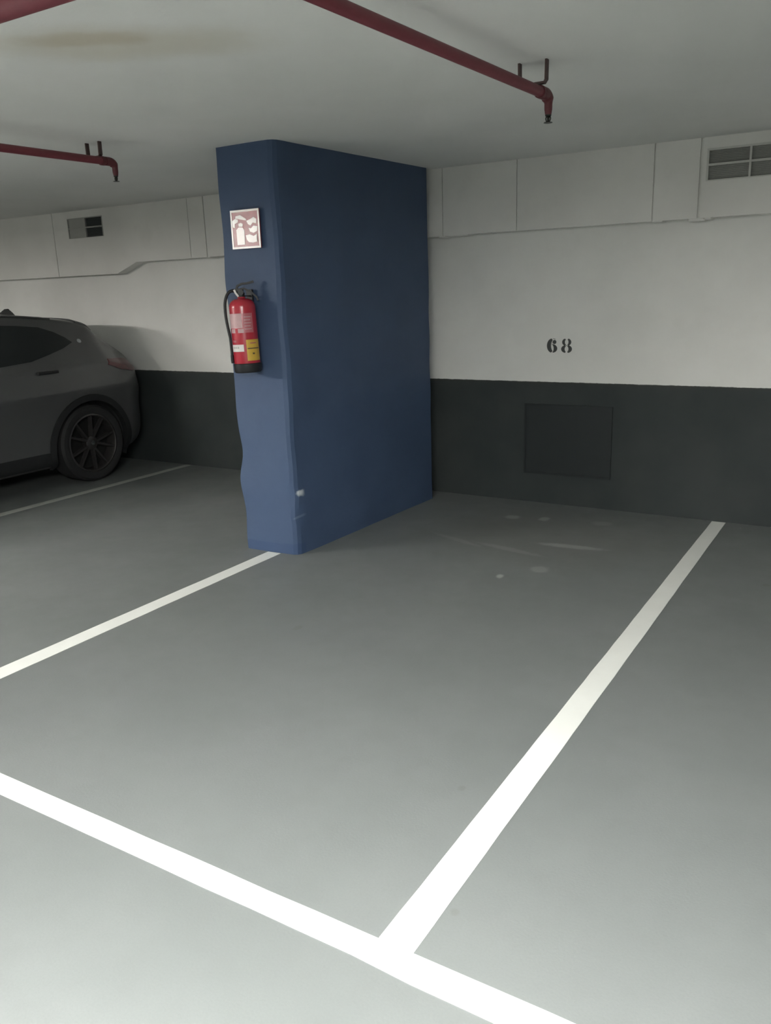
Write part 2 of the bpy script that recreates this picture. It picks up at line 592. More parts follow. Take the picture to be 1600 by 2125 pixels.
# ------------------------------------------------------------------ number 68 stencilled on the wall
def bay_number():
    t = thing('bay_number', (-2.06, YW, 1.108), 'black stencilled number 68 on the white wall', 'number')
    s = 0.1 / 190.0      # 190 units high
    yo = 0.0

    def put(polys, x0, name):
        bm = bmesh.new()
        for p in polys:
            add_prism(bm, [(x0 + u * s, v * s) for u, v in p], lambda u, v, d: Vector((u, -0.0004 - d, v)), 0.0012)
        o = finish(name, bm, M['stencil'], t)
        return o

    def ell(cx, cz, rx, rz, a0, a1, n=14):
        return [(cx + rx * math.cos(math.radians(a0 + (a1 - a0) * i / n)), cz + rz * math.sin(math.radians(a0 + (a1 - a0) * i / n))) for i in range(n + 1)]
    # six: units x 0..150
    left = ell(76, 95, 74, 95, 98, 258) + ell(112, 95, 52, 88, 236, 124)
    ball = ell(108, 143, 27, 27, 0, 330)
    hook = ell(92, 172, 34, 17, 15, 110)
    lower = ell(82, 57, 66, 56, -86, 80) + ell(72, 56, 26, 50, 62, -70)
    cap = ell(88, 105, 22, 9, 10, 170)
    put([left, ball, hook, lower, cap], -0.095, 'digit')
    # eight: four crescents either side of a white slot
    ul = ell(64, 142, 52, 48, 105, 262) + ell(86, 142, 36, 42, 232, 128)
    ur = ell(86, 142, 52, 48, 75, -82) + ell(64, 142, 36, 42, -52, 52)
    ll = ell(64, 51, 64, 51, 100, 262) + ell(92, 51, 44, 46, 232, 128)
    lr = ell(86, 51, 64, 51, 80, -82) + ell(58, 51, 44, 46, -52, 52)
    mid = [(66, 100), (84, 88), (86, 94), (68, 106)]
    put([ul, ur, ll, lr, mid], 0.012, 'digit')


bay_number()

# ------------------------------------------------------------------ hatch low on the wall
hatch = thing('wall_hatch', (-1.99, YW, 0.22), 'square black flush hatch low on the dark wall below the number', 'hatch')
bm = bmesh.new()
add_box(bm, (-0.327, -0.006, 0.0), (0.327, 0.0, 0.52), 0.002)
finish('cover_plate', bm, M['hatch'], hatch)
bm = bmesh.new()
for a, b in (((-0.327, -0.010, 0.0), (-0.315, -0.0062, 0.52)), ((0.315, -0.010, 0.0), (0.327, -0.0062, 0.52)),
             ((-0.3148, -0.010, 0.0), (0.3148, -0.0062, 0.012)), ((-0.3148, -0.010, 0.508), (0.3148, -0.0062, 0.52))):
    add_box(bm, a, b)
finish('rim', bm, M['hatch'], hatch)


# ------------------------------------------------------------------ ventilation grilles in the band
def vent(x0, x1, z0, z1, label, cells, frame_mat, fr=0.012, mull=0.012):
    w, h = x1 - x0, z1 - z0
    t = thing('ventilation_grille', (x0, YB, z0), label, 'vent')
    bm = bmesh.new()
    e = 0.004
    for a, b in (((e - 0.004, -0.004, 0), (fr, 0.03, h)), ((w - fr, -0.004, 0), (w, 0.03, h)),
                 ((fr, -0.004, 0), (w - fr, 0.03, fr * 0.5)), ((fr, -0.004, h - fr), (w - fr, 0.03, h))):
        add_box(bm, a, b)
    finish('frame', bm, frame_mat, t)
    box('mullion', (w / 2 - mull / 2, -0.003, fr * 0.5), (w / 2 + mull / 2, 0.028, h - fr), frame_mat, t)
    zb = h * 0.5
    box('crossbar', (fr, -0.003, zb - mull / 2), (w / 2 - mull / 2, 0.028, zb + mull / 2), frame_mat, t)
    box('crossbar', (w / 2 + mull / 2, -0.003, zb - mull / 2), (w - fr, 0.028, zb + mull / 2), frame_mat, t)
    for k, mt in enumerate(cells):
        cx0 = fr if k % 2 == 0 else w / 2 + mull / 2
        cx1 = w / 2 - mull / 2 if k % 2 == 0 else w - fr
        cz0 = zb + mull / 2 if k < 2 else fr * 0.5
        cz1 = h - fr if k < 2 else zb - mull / 2
        bm = bmesh.new()
        n = 8
        if mt is M['vent_pale']:
            add_box(bm, (cx0, 0.006, cz0), (cx1, 0.012, cz1))
        else:
            add_box(bm, (cx0, 0.016, cz0), (cx1, 0.02, cz1))
            for i in range(n):
                zc = cz0 + (cz1 - cz0) * (i + 0.5) / n
                vs = [bm.verts.new(p) for p in ((cx0, 0.009, zc - 0.003), (cx1, 0.009, zc - 0.003), (cx1, 0.0155, zc + 0.004), (cx0, 0.0155, zc + 0.004))]
                bm.faces.new(vs)
        o = finish('louvre_panel', bm, mt, t)
    return t


vent(-1.118, -0.628, 2.152, 2.336, 'wide white framed grey ventilation grille at the top right of the wall', [M['vent_grey']] * 4, M['vent_white'])
vent(-6.975, -6.485, 2.152, 2.335, 'small ventilation grille high above the car, left half pale and right half dark',
     [M['vent_pale'], M['vent_dark'], M['vent_pale'], M['vent_dark']], M['vent_pale'], fr=0.008, mull=0.012)


# ------------------------------------------------------------------ sprinkler pipes
RP = 0.0195
ZP = 2.296


def branch(xa, ya, za, xb, yb, zb, label):
    """red branch pipe from the main to a drop with a sprinkler; base at the drop"""
    t = thing('sprinkler_pipe', (xb, yb, zb), label, 'pipe', 'sprinkler branch pipes')
    d = Vector((xa - xb, ya - yb, za - zb))
    L = d.length
    u = d.normalized()
    bm = add_tube(bmesh.new(), [u * 0.055, u * (L * 0.5), d], RP, 20)
    finish('pipe', bm, M['pipe'], t, True, 40)
    # elbow
    pts = []
    R = 0.034
    hu = Vector((u.x, u.y, 0)).normalized()
    c = hu * R + Vector((0, 0, -R))
    for i in range(9):
        a = PI / 2 * i / 8
        pts.append(c + Vector((0, 0, 1)) * R * math.cos(a) - hu * R * math.sin(a))
    pts = [hu * 0.062] + pts + [Vector((0, 0, -0.052))]
    bm = add_tube(bmesh.new(), pts, [RP * 1.18] * 2 + [RP * 1.15] * 5 + [RP * 0.98, 0.0165, 0.0155] + [0.015], 18)
    finish('elbow', bm, M['pipe_dark'], t, True, 40)
    prof = [(0, -0.045), (0.0155, -0.045), (0.015, -0.066), (0.014, -0.07), (0.0135, -0.078), (0.012, -0.088), (0, -0.088)]
    finish('reducer', add_lathe(bmesh.new(), prof, 20), M['pipe_dark'], t, True, 35)
    # head: body, two frame arms, bulb, deflector
    h = finish('sprinkler_head', add_lathe(bmesh.new(), [(0, -0.0852), (0.012, -0.0852), (0.012, -0.094), (0.008, -0.098), (0, -0.098)], 16), M['bronze'], t, True, 35)
    bm = bmesh.new()
    for s in (-1, 1):
        add_tube(bm, [(s * 0.007, 0, -0.094), (s * 0.010, 0, -0.108), (s * 0.007, 0, -0.12), (0.001 * s, 0, -0.126)], 0.0025, 8)
    add_tube(bm, [(0, 0, -0.097), (0, 0, -0.112), (0, 0, -0.1262)], [0.006, 0.005, 0.004], 10)
    finish('frame_arm', bm, M['bronze'], h, True)
    bm = add_lathe(bmesh.new(), [(0, -0.126), (0.016, -0.126), (0.0175, -0.129), (0, -0.129)], 18)
    finish('deflector', bm, M['bronze'], h)
    for ch in t.children_recursive:
        if ch.name.split('.')[0] != 'pipe':
            for v in ch.data.vertices:
                if v.co.z < -0.02:
                    v.co.z = -0.02 + (v.co.z + 0.02) * 0.72
    return t


def hanger(x0, x1, y, zbot, xp, zp, label):
    t = thing('pipe_hanger', ((x0 + x1) / 2, y, H), label, 'pipe hanger', 'pipe hangers on the ceiling')
    w = (x1 - x0) / 2
    b = zbot - H
    bm = add_strip(bmesh.new(), [(-w, 0, 0.0), (-w + 0.001, 0, b + 0.01), (-w + 0.008, 0, b), (w - 0.008, 0, b), (w - 0.001, 0, b + 0.01), (w, 0, 0.0)],
                   (0, 1, 0), 0.022, None, 0.008)
    finish('strap', bm, M['strap'], t)
    bm = bmesh.new()
    c = Vector((xp - (x0 + x1) / 2, 0, zp - H))
    n = 26
    rows = []
    for i in range(n):
        a = 2 * PI * i / n
        dirv = Vector((math.cos(a), 0, math.sin(a)))
        rows.append([bm.verts.new(c + dirv * r + Vector((0, yy, 0))) for r, yy in ((RP + 0.0004, -0.011), (RP + 0.004, -0.011), (RP + 0.004, 0.011), (RP + 0.0004, 0.011))])
    for i in range(n):
        a, b_ = rows[i], rows[(i + 1) % n]
        for k in range(4):
            bm.faces.new((a[k], a[(k + 1) % 4], b_[(k + 1) % 4], b_[k]))
    finish('clamp', bm, M['pipe_dark'], t)
    return t


YM = -4.20
branch(-1.352, YM + 0.069, 2.296, -1.272, -2.335, 2.290, 'red sprinkler pipe on the ceiling ending in a drop right of the blue pillar')
hanger(-1.361, -1.252, -2.41, 2.321, -1.2755, 2.2903, 'U shaped steel hanger at the end of the right red pipe')
branch(-3.83, YM + 0.069, 2.302, -3.775, -2.29, 2.302, 'red sprinkler pipe on the ceiling ending in a drop left of the blue pillar')
hanger(-3.885, -3.785, -2.37, 2.325, -3.778, 2.302, 'U shaped steel hanger at the end of the left red pipe')

main = thing('main_pipe', (-3.0, YM, 2.303), 'thick red main pipe crossing the ceiling at the top left corner', 'pipe')
finish('pipe', add_tube(bmesh.new(), [(-9.0, 0, 0), (0, 0, 0), (7.5, 0, 0)], 0.043, 28), M['pipe'], main, True, 40)
for xx in (-0.83, 1.648):
    bm = bmesh.new()
    add_tube(bm, [(xx - 0.05, 0, 0), (xx + 0.05, 0, 0)], 0.048, 24)
    add_tube(bm, [(xx, 0.03, 0), (xx, 0.068, 0)], 0.027, 18)
    finish('tee_fitting', bm, M['pipe_dark'], main, True, 40)


# ------------------------------------------------------------------ fire extinguisher
def extinguisher():
    t = thing('fire_extinguisher', (-3.272, -1.898, 1.139), 'red fire extinguisher with black hose hung on the pillar front', 'fire extinguisher', rot=(0, math.radians(-1.6), 0))
    R = 0.077
    prof = [(0, 0.046), (R, 0.046), (R, 0.372)]
    for i in range(1, 9):
        a = PI / 2 * i / 8
        prof.append((0.024 + (R - 0.024) * math.cos(a), 0.372 + 0.05 * math.sin(a)))
    prof += [(0.022, 0.43), (0, 0.43)]
    cyl = finish('cylinder', add_lathe(bmesh.new(), prof, 56), M['ext_red'], t, True, 40)
    finish('base_boot', add_lathe(bmesh.new(), [(0, 0.0), (0.074, 0.0), (0.081, 0.008), (0.082, 0.05), (0.0775, 0.054), (0.0775, 0.047), (0, 0.047)], 48), M['black'], t, True, 40)

    def label(name, a0, a1, z0, z1, mat, off=0.0008, parent=cyl):
        bm = bmesh.new()
        n = 14
        g = []
        for i in range(n + 1):
            a = math.radians(a0 + (a1 - a0) * i / n)
            g.append([bm.verts.new(((R + o) * math.cos(a), (R + o) * math.sin(a), z)) for o, z in ((off, z0), (off, z1), (0.0001, z1), (0.0001, z0))])
        for p, q in zip(g, g[1:]):
            for k in range(4):
                bm.faces.new((p[k], p[(k + 1) % 4], q[(k + 1) % 4], q[k]))
        bm.faces.new(g[0])
        bm.faces.new(g[-1])
        return finish(name, bm, mat, parent, True, 40)

    l1 = label('instruction_label', -126, -56, 0.255, 0.338, M['lab_pink'])
    l1['label'] = 'pale pink instruction label'
    label('pictogram', -118, -92, 0.229, 0.252, M['lab_pink'])
    label('pictogram', -78, -52, 0.229, 0.252, M['lab_pink'])
    l2 = label('side_print', -52, -8, 0.229, 0.338, M['lab_rose'])
    for q in range(5):
        label('print_line', -47, -16 - 4 * (q % 2), 0.247 + q * 0.017, 0.252 + q * 0.017, M['lab_pink'], 0.0012, l2)
    l3 = label('date_label', -124, -58, 0.123, 0.163, M['lab_white'])
    l3['label'] = 'white rectangular date label'
    for a0, a1 in ((-116, -110), (-106, -100), (-96, -90), (-86, -80)):
        label('printed_mark', a0, a1, 0.140, 0.152, M['vent_pale'], 0.0012, l3)
    label('print_patch', -112, -92, 0.176, 0.188, M['lab_rose'])
    l4 = label('inspection_label', -47, 22, 0.069, 0.189, M['lab_yellow'])
    l4['label'] = 'yellow inspection label with a dark bar'
    label('label_bar', -43, 16, 0.136, 0.142, M['lab_ink'], 0.0013, l4)
    label('label_dot', -22, -12, 0.105, 0.114, M['lab_ink'], 0.0013, l4)
    label('label_line', -30, 0, 0.166, 0.172, M['lab_rose'], 0.0013, l4)

    # valve
    v = finish('valve', add_lathe(bmesh.new(), [(0, 0.43), (0.021, 0.43), (0.021, 0.452), (0.016, 0.456), (0.016, 0.478), (0, 0.478)], 24), M['black'], t, True, 35)
    # camera-side directions: r points right in the picture, c towards the viewer
    r = Vector((0.80, 0.60, 0))
    c = Vector((0.60, -0.80, 0))
    bm = add_tube(bmesh.new(), [Vector((0, 0, 0.463)) - r * 0.010, Vector((0, 0, 0.463)) - r * 0.048 + Vector((0, 0, 0.004))], [0.011, 0.010], 14)
    finish('outlet', bm, M['black'], v, True, 40)
    # carrying handle and squeeze lever, straps sweeping to the right
    bm = add_strip(bmesh.new(), [Vector((0, 0, 0.470)) - r * 0.02, Vector((0, 0, 0.476)) + r * 0.02, Vector((0, 0, 0.458)) + r * 0.055, Vector((0, 0, 0.425)) + r * 0.088, Vector((0, 0, 0.405)) + r * 0.094], c, 0.030, None, 0.010)
    finish('carry_handle', bm, M['black'], t)
    bm = add_strip(bmesh.new(), [Vector((0, 0, 0.468)) - r * 0.026, Vector((0, 0, 0.492)) - r * 0.016, Vector((0, 0, 0.502)) + r * 0.008, Vector((0, 0, 0.504)) + r * 0.04, Vector((0, 0, 0.512)) + r * 0.078], c, 0.028, None, 0.012)
    finish('squeeze_lever', bm, M['black'], t)
    # pressure gauge towards the viewer
    g = Matrix.Translation(Vector((0, 0, 0.456)) + c * 0.012) @ c.to_track_quat('Z', 'Y').to_matrix().to_4x4()
    gg = finish('pressure_gauge', add_lathe(bmesh.new(), [(0, 0), (0.013, 0), (0.017, 0.004), (0.017, 0.014), (0, 0.014)], 20, g), M['black'], v, True, 35)
    # tamper tag: white plastic tab on the left of the valve
    bm = add_strip(bmesh.new(), [Vector((0, 0, 0.471)) - r * 0.036 + c * 0.016, Vector((0, 0, 0.452)) - r * 0.028 + c * 0.022, Vector((0, 0, 0.432)) - r * 0.014 + c * 0.026], r * 0.6 + Vector((0, 0, 0.3)), 0.011, None, 0.003)
    o = finish('safety_tag', bm, M['lab_white'], t)
    o['label'] = 'white plastic safety tag'
    # hose
    P = [(-0.045, 0.466), (-0.062, 0.462), (-0.080, 0.443), (-0.094, 0.405), (-0.098, 0.36), (-0.097, 0.31), (-0.092, 0.26), (-0.086, 0.21), (-0.0845, 0.16), (-0.0845, 0.11), (-0.0845, 0.075)]
    pts = [r * u + c * 0.012 + Vector((0, 0, z)) for u, z in P]
    sm = []
    for i in range(len(pts) - 1):
        p0, p1, p2, p3 = pts[max(i - 1, 0)], pts[i], pts[i + 1], pts[min(i + 2, len(pts) - 1)]
        for k in range(5):
            s = k / 5
            sm.append(0.5 * ((2 * p1) + (p2 - p0) * s + (2 * p0 - 5 * p1 + 4 * p2 - p3) * s * s + (3 * p1 - p0 - 3 * p2 + p3) * s ** 3))
    sm.append(pts[-1])
    n = len(sm)
    hz = finish('hose', add_tube(bmesh.new(), sm, [0.0085 if i < n - 16 else 0.0075 for i in range(n)], 14), M['rubber'], t, True, 50)
    bm = add_tube(bmesh.new(), [sm[-1] + Vector((0, 0, 0.03)), sm[-1], sm[-1] - Vector((0, 0, 0.018))], [0.0088, 0.0095, 0.008], 14)
    finish('nozzle', bm, M['black'], hz, True, 40)
    # wall bracket
    bm = bmesh.new()
    add_box(bm, (-0.022, 0.070, 0.30), (0.022, 0.0845, 0.47), 0.002)
    add_box(bm, (-0.012, 0.015, 0.432), (0.012, 0.0845, 0.437))
    finish('wall_bracket', bm, M['black'], t)


extinguisher()


# ------------------------------------------------------------------ sign above the extinguisher
def sign():
    t = thing('safety_sign', (-3.277, -1.822, 1.837), 'glossy red and white square safety sign above the extinguisher', 'sign')
    w = 0.106
    bm = add_box(bmesh.new(), (-w, -0.003, 0), (w, 0.004, 0.212))
    finish('panel', bm, M['sign_red'], t)
    bm = bmesh.new()
    e = 0.011
    for a, b in (((-w, -0.0042, 0), (-w + e, -0.0031, 0.212)), ((w - e, -0.0042, 0), (w, -0.0031, 0.212)),
                 ((-w + e, -0.0042, 0), (w - e, -0.0031, e)), ((-w + e, -0.0042, 0.212 - e), (w - e, -0.0031, 0.212))):
        add_box(bm, a, b)
    finish('border', bm, M['sign_white'], t)

    def fn(u, v, d):
        return Vector((u, -0.0032 - d, v))
    # pictogram: extinguisher on the left, flames on the right
    bm = bmesh.new()
    body = [(-0.066, 0.022), (-0.010, 0.022), (-0.008, 0.100), (-0.020, 0.116), (-0.050, 0.118), (-0.068, 0.104)]
    add_prism(bm, body, fn, 0.0012)
    add_prism(bm, [(-0.094, 0.155), (-0.090, 0.120), (-0.078, 0.116), (-0.076, 0.138), (-0.052, 0.146), (-0.050, 0.160), (-0.070, 0.166)], fn, 0.0012)
    add_prism(bm, [(-0.048, 0.122), (-0.020, 0.120), (-0.016, 0.135), (-0.030, 0.142), (-0.050, 0.138)], fn, 0.0012)
    add_prism(bm, [(-0.070, 0.168), (-0.030, 0.160), (0.012, 0.152), (0.008, 0.162), (-0.032, 0.184), (-0.066, 0.180)], fn, 0.0012)
    finish('extinguisher_symbol', bm, M['sign_white'], t)
    bm = bmesh.new()
    add_prism(bm, [(0.012, 0.150), (0.040, 0.158), (0.066, 0.168), (0.086, 0.156), (0.082, 0.132), (0.058, 0.138), (0.040, 0.122), (0.022, 0.132)], fn, 0.0012)
    add_prism(bm, [(0.024, 0.112), (0.042, 0.108), (0.062, 0.122), (0.090, 0.116), (0.086, 0.092), (0.060, 0.082), (0.034, 0.090)], fn, 0.0012)
    add_prism(bm, [(0.000, 0.072), (0.030, 0.076), (0.058, 0.066), (0.084, 0.076), (0.080, 0.052), (0.082, 0.034), (0.050, 0.030), (0.020, 0.034), (0.006, 0.048)], fn, 0.0012)
    bmesh.ops.triangulate(bm, faces=[f for f in bm.faces if len(f.verts) > 4])
    finish('flame_symbol', bm, M['sign_white'], t)


sign()


# ------------------------------------------------------------------ parked car
def pchip(xs, ys):
    n = len(xs)
    h = [xs[i + 1] - xs[i] for i in range(n - 1)]
    d = [(ys[i + 1] - ys[i]) / h[i] for i in range(n - 1)]
    mm = [d[0]] + [0 if d[i - 1] * d[i] <= 0 else 2 / (1 / d[i - 1] + 1 / d[i]) for i in range(1, n - 1)] + [d[-1]]

    def f(x):
        x = min(max(x, xs[0]), xs[-1])
        i = 0
        while i < n - 2 and x > xs[i + 1]:
            i += 1
        t = (x - xs[i]) / h[i]
        return ((1 + 2 * t) * (1 - t) ** 2) * ys[i] + (t * (1 - t) ** 2 * h[i]) * mm[i] + (t * t * (3 - 2 * t)) * ys[i + 1] + (t * t * (t - 1) * h[i]) * mm[i + 1]
    return f


CARX, CARY = -6.945, -0.085


def car():
    # local frame: +y towards the wall (rear at 0), x across; s = -y
    T = [  # s,    w_low, z_low, w_mid, z_mid, w_crease,z_cr, w_belt,z_belt, w_roof,z_roof, z_top
        (0.000, 0.56, 0.36, 0.66, 0.50, 0.66, 0.70, 0.62, 0.84, 0.50, 0.88, 0.895),
        (0.035, 0.64, 0.30, 0.735, 0.48, 0.745, 0.74, 0.71, 0.91, 0.60, 0.975, 0.990),
        (0.090, 0.70, 0.26, 0.800, 0.46, 0.815, 0.78, 0.775, 0.96, 0.665, 1.055, 1.072),
        (0.180, 0.76, 0.23, 0.855, 0.45, 0.870, 0.80, 0.83, 0.985, 0.68, 1.125, 1.145),
        (0.280, 0.80, 0.21, 0.890, 0.45, 0.902, 0.81, 0.86, 1.00, 0.675, 1.195, 1.220),
        (0.400, 0.81, 0.19, 0.896, 0.45, 0.912, 0.81, 0.875, 1.02, 0.65, 1.290, 1.320),
        (0.450, 0.82, 0.18, 0.896, 0.45, 0.914, 0.81, 0.878, 1.03, 0.64, 1.345, 1.385),
        (0.560, 0.82, 0.18, 0.896, 0.45, 0.914, 0.81, 0.878, 1.035, 0.625, 1.390, 1.425),
        (0.900, 0.82, 0.165, 0.893, 0.45, 0.914, 0.81, 0.878, 1.04, 0.605, 1.435, 1.475),
        (1.400, 0.82, 0.165, 0.862, 0.45, 0.912, 0.80, 0.878, 1.03, 0.61, 1.465, 1.515),
        (2.000, 0.82, 0.165, 0.860, 0.45, 0.910, 0.80, 0.875, 1.01, 0.61, 1.465, 1.526),
        (2.400, 0.82, 0.165, 0.860, 0.45, 0.910, 0.79, 0.872, 0.99, 0.60, 1.44, 1.505),
        (2.800, 0.82, 0.20, 0.885, 0.45, 0.910, 0.79, 0.868, 0.98, 0.61, 1.30, 1.380),
        (3.150, 0.82, 0.20, 0.905, 0.45, 0.910, 0.79, 0.860, 0.97, 0.66, 1.10, 1.160),
        (3.350, 0.82, 0.20, 0.908, 0.45, 0.910, 0.79, 0.850, 0.95, 0.68, 1.015, 1.040),
        (3.800, 0.80, 0.20, 0.900, 0.45, 0.890, 0.77, 0.800, 0.90, 0.60, 0.955, 0.980),
        (4.150, 0.74, 0.22, 0.830, 0.45, 0.810, 0.73, 0.720, 0.84, 0.52, 0.885, 0.905),
        (4.300, 0.66, 0.25, 0.740, 0.46, 0.720, 0.68, 0.640, 0.77, 0.46, 0.810, 0.825),
        (4.360, 0.55, 0.30, 0.620, 0.48, 0.600, 0.62, 0.540, 0.68, 0.40, 0.710, 0.720)]
    ss = [r[0] for r in T]
    F = [pchip(ss, [r[k] for r in T]) for k in range(1, 12)]

    def section(s):
        wl, zl, wm, zm, wc, zc, wb, zb, wr, zr, zt = [f(s) for f in F]
        p = [(0, zl), (wl * 0.6, zl), (wl, zl + 0.01), (wl + (wm - wl) * 0.7, zl + (zm - zl) * 0.4), (wm - 0.008, zm), (wc - 0.022, zm + (zc - zm) * 0.6), (wc, zc - 0.02), (wc, zc + 0.02),
             (wc - (wc - wb) * 0.45, (zc + zb) / 2 + 0.01), (wb, zb), (wb - 0.035, zb + 0.03 * min(1, (zr - zb) / 0.2)),
             (wr + (wb - 0.035 - wr) * 0.42, zb + (zr - zb) * 0.58), (wr + 0.02, zr - 0.02 * min(1, (zr - zb) / 0.2)), (wr - 0.04, zr + (zt - zr) * 0.35), (wr * 0.5, zr + (zt - zr) * 0.82), (0, zt)]
        out = []
        n = len(p)
        for i in range(n - 1):
            p0, p1, p2, p3 = p[max(i - 1, 0)], p[i], p[i + 1], p[min(i + 2, n - 1)]
            for k in range(4):
                t = k / 4
                out.append(tuple(0.5 * ((2 * b) + (c - a) * t + (2 * a - 5 * b + 4 * c - d) * t * t * 0.55 + (3 * b - a - 3 * c + d) * t ** 3 * 0.55 + (0.45 * (c - a) * t * t - 0.45 * (c - a) * t ** 3) * 0)
                                 if False else b + (c - b) * (t * t * (3 - 2 * t) * 0.3 + t * 0.7) for a, b, c, d in zip(p0, p1, p2, p3)))
        out.append(p[-1])
        # one light smoothing pass rounds the control polygon
        for _ in range(3):
            out = [out[0]] + [tuple(0.25 * out[i - 1][k] + 0.5 * out[i][k] + 0.25 * out[i + 1][k] for k in (0, 1)) for i in range(1, len(out) - 1)] + [out[-1]]
        return out

    root = thing('car', (CARX, CARY, 0), 'dark grey SUV parked in the left bay with its tail to the wall', 'car')
    bm = bmesh.new()
    stations = [4.36 * (0.5 - 0.5 * math.cos(PI * i / 110)) for i in range(111)]
    rows = []
    for s in stations:
        sec = section(s)
        full = sec + [(-x, z) for x, z in reversed(sec[1:-1])]
        rows.append([bm.verts.new((x, -s, z)) for x, z in full])
    n = len(rows[0])
    for a, b in zip(rows, rows[1:]):
        for k in range(n):
            bm.faces.new((a[k], a[(k + 1) % n], b[(k + 1) % n], b[k]))
    for row in (rows[0], rows[-1]):
        half = n // 2
        for k in range(half):
            q = [row[k], row[k + 1], row[(n - k - 1) % n], row[(n - k) % n]]
            q = list(dict.fromkeys(q))
            if len(q) > 2:
                bm.faces.new(q)
    body = finish('body', bm, M['car'], root, True, 50)
    dg = bpy.context.evaluated_depsgraph_get()
    bvh = BVHTree.FromPolygons([v.co.copy() for v in body.data.vertices], [list(p.vertices) for p in body.data.polygons])

    def panel(name, poly, o, d, a, b, off, mat, parent=root, thick=0.02, cuts=4):
        """patch of the body outlined by poly (u along a, v along b) seen from o along d, lifted by off"""
        o, d, a, b = Vector(o), Vector(d).normalized(), Vector(a).normalized(), Vector(b).normalized()
        bm = bmesh.new()
        vs = [bm.verts.new((u, v, 0)) for u, v in poly]
        bm.faces.new(vs)
        us = [p[0] for p in poly]
        vv = [p[1] for p in poly]
        for k in range(1, 14):
            cu = min(us) + (max(us) - min(us)) * k / 14
            cv = min(vv) + (max(vv) - min(vv)) * k / 14
            bmesh.ops.bisect_plane(bm, geom=bm.verts[:] + bm.edges[:] + bm.faces[:], plane_co=(cu, 0, 0), plane_no=(1, 0, 0))
            bmesh.ops.bisect_plane(bm, geom=bm.verts[:] + bm.edges[:] + bm.faces[:], plane_co=(0, cv, 0), plane_no=(0, 1, 0))
        last = 0.5
        for v in bm.verts:
            org = o + a * v.co.x + b * v.co.y
            hit = bvh.ray_cast(org, d)
            dist = hit[3] if hit[0] is not None else last
            last = dist
            v.co = org + d * (dist - off)
        ext = bmesh.ops.extrude_face_region(bm, geom=bm.faces[:])
        for g in ext['geom']:
            if isinstance(g, bmesh.types.BMVert):
                g.co += d * thick
        return finish(name, bm, mat, parent, True, 40)

    # side glass, both sides: (s, z) outlines
    rearw = [(0.715, 1.226), (0.765, 1.272), (0.85, 1.322), (0.98, 1.368), (1.20, 1.392), (1.42, 1.405), (1.93, 1.415), (1.93, 1.055), (1.48, 1.083), (1.21, 1.100), (1.02, 1.140), (0.84, 1.182)]
    frontw = [(2.03, 1.415), (2.35, 1.395), (2.62, 1.315), (2.90, 1.16), (3.08, 1.035), (2.6, 1.03), (2.03, 1.05)]
    for sd in (1, -1):
        panel('rear_side_window', rearw, (sd * 1.5, 0, 0), (-sd, 0, 0), (0, -1, 0), (0, 0, 1), 0.003, M['glass'])
        panel('front_side_window', frontw, (sd * 1.5, 0, 0), (-sd, 0, 0), (0, -1, 0), (0, 0, 1), 0.003, M['glass'])
        # pillar trim strip between the windows
        panel('window_pillar_trim', [(1.94, 1.05), (2.02, 1.05), (2.02, 1.415), (1.94, 1.415)], (sd * 1.5, 0, 0), (-sd, 0, 0), (0, -1, 0), (0, 0, 1), 0.002, M['clad'])
        # tail lamp wraps the corner
        tl = [(-0.375, 1.012), (-0.33, 1.062), (-0.12, 1.052), (0.05, 1.005), (0.12, 0.955), (0.05, 0.925), (-0.10, 0.928), (-0.27, 0.960)]
        c45 = Vector((sd * 0.70, 0, 0)) + Vector((sd * 0.7, 0.7, 0))
        panel('tail_lamp', [(u, v) for u, v in tl], c45 - Vector((0, 0.22, 0)), (-sd * 0.75, -0.66, 0), (-sd * 0.66, 0.75, 0), (0, 0, 1), 0.008, M['tail'], thick=0.025)
        # door handle
        hb = bmesh.new()
        for k, (s0, s1) in enumerate(((1.02, 1.22),)):
            hit = bvh.ray_cast(Vector((sd * 1.5, -(s0 + s1) / 2, 1.005)), Vector((-sd, 0, 0)))
            xh = hit[0].x
            add_box(hb, (xh - sd * 0.004, -s1, 0.992), (xh + sd * 0.028, -s0, 1.018), 0.008, 2)
        finish('door_handle', hb, M['clad'], root, True, 40)
        # sill cladding
        panel('sill_cladding', [(1.15, 0.21), (2.98, 0.21), (2.98, 0.33), (1.15, 0.33)], (sd * 1.5, 0, 0), (-sd, 0, 0), (0, -1, 0), (0, 0, 1), 0.008, M['clad'])
        # roof rail
        pts = []
        for i in range(16):
            s = 0.80 + 1.7 * i / 15
            hit = bvh.ray_cast(Vector((sd * 0.58, -s, 2)), Vector((0, 0, -1)))
            lift = 0.006 if 0 < i < 15 else 0.0
            pts.append(hit[0] + Vector((0, 0, lift)))
        finish('roof_rail', add_tube(bmesh.new(), pts, 0.008, 10), M['car'], root, True, 50)
        # emblem on the rear quarter
        hit = bvh.ray_cast(Vector((sd * 1.5, -0.635, 1.232)), Vector((-sd, 0, 0)))
        mt = Matrix.Translation(hit[0] + hit[1] * 0.0005) @ hit[1].to_track_quat('Z', 'Y').to_matrix().to_4x4()
        e = finish('emblem', add_lathe(bmesh.new(), [(0, -0.006), (0.021, -0.006), (0.021, 0.002), (0.018, 0.004), (0, 0.004)], 24, mt), M['lampclear'], root, True, 40)
        # mirror
        bm = bmesh.new()
        add_box(bm, (sd * 0.86, -2.98, 0.98), (sd * 1.02, -2.84, 1.11), 0.03, 3)
        finish('wing_mirror', bm, M['car'], root, True, 40)
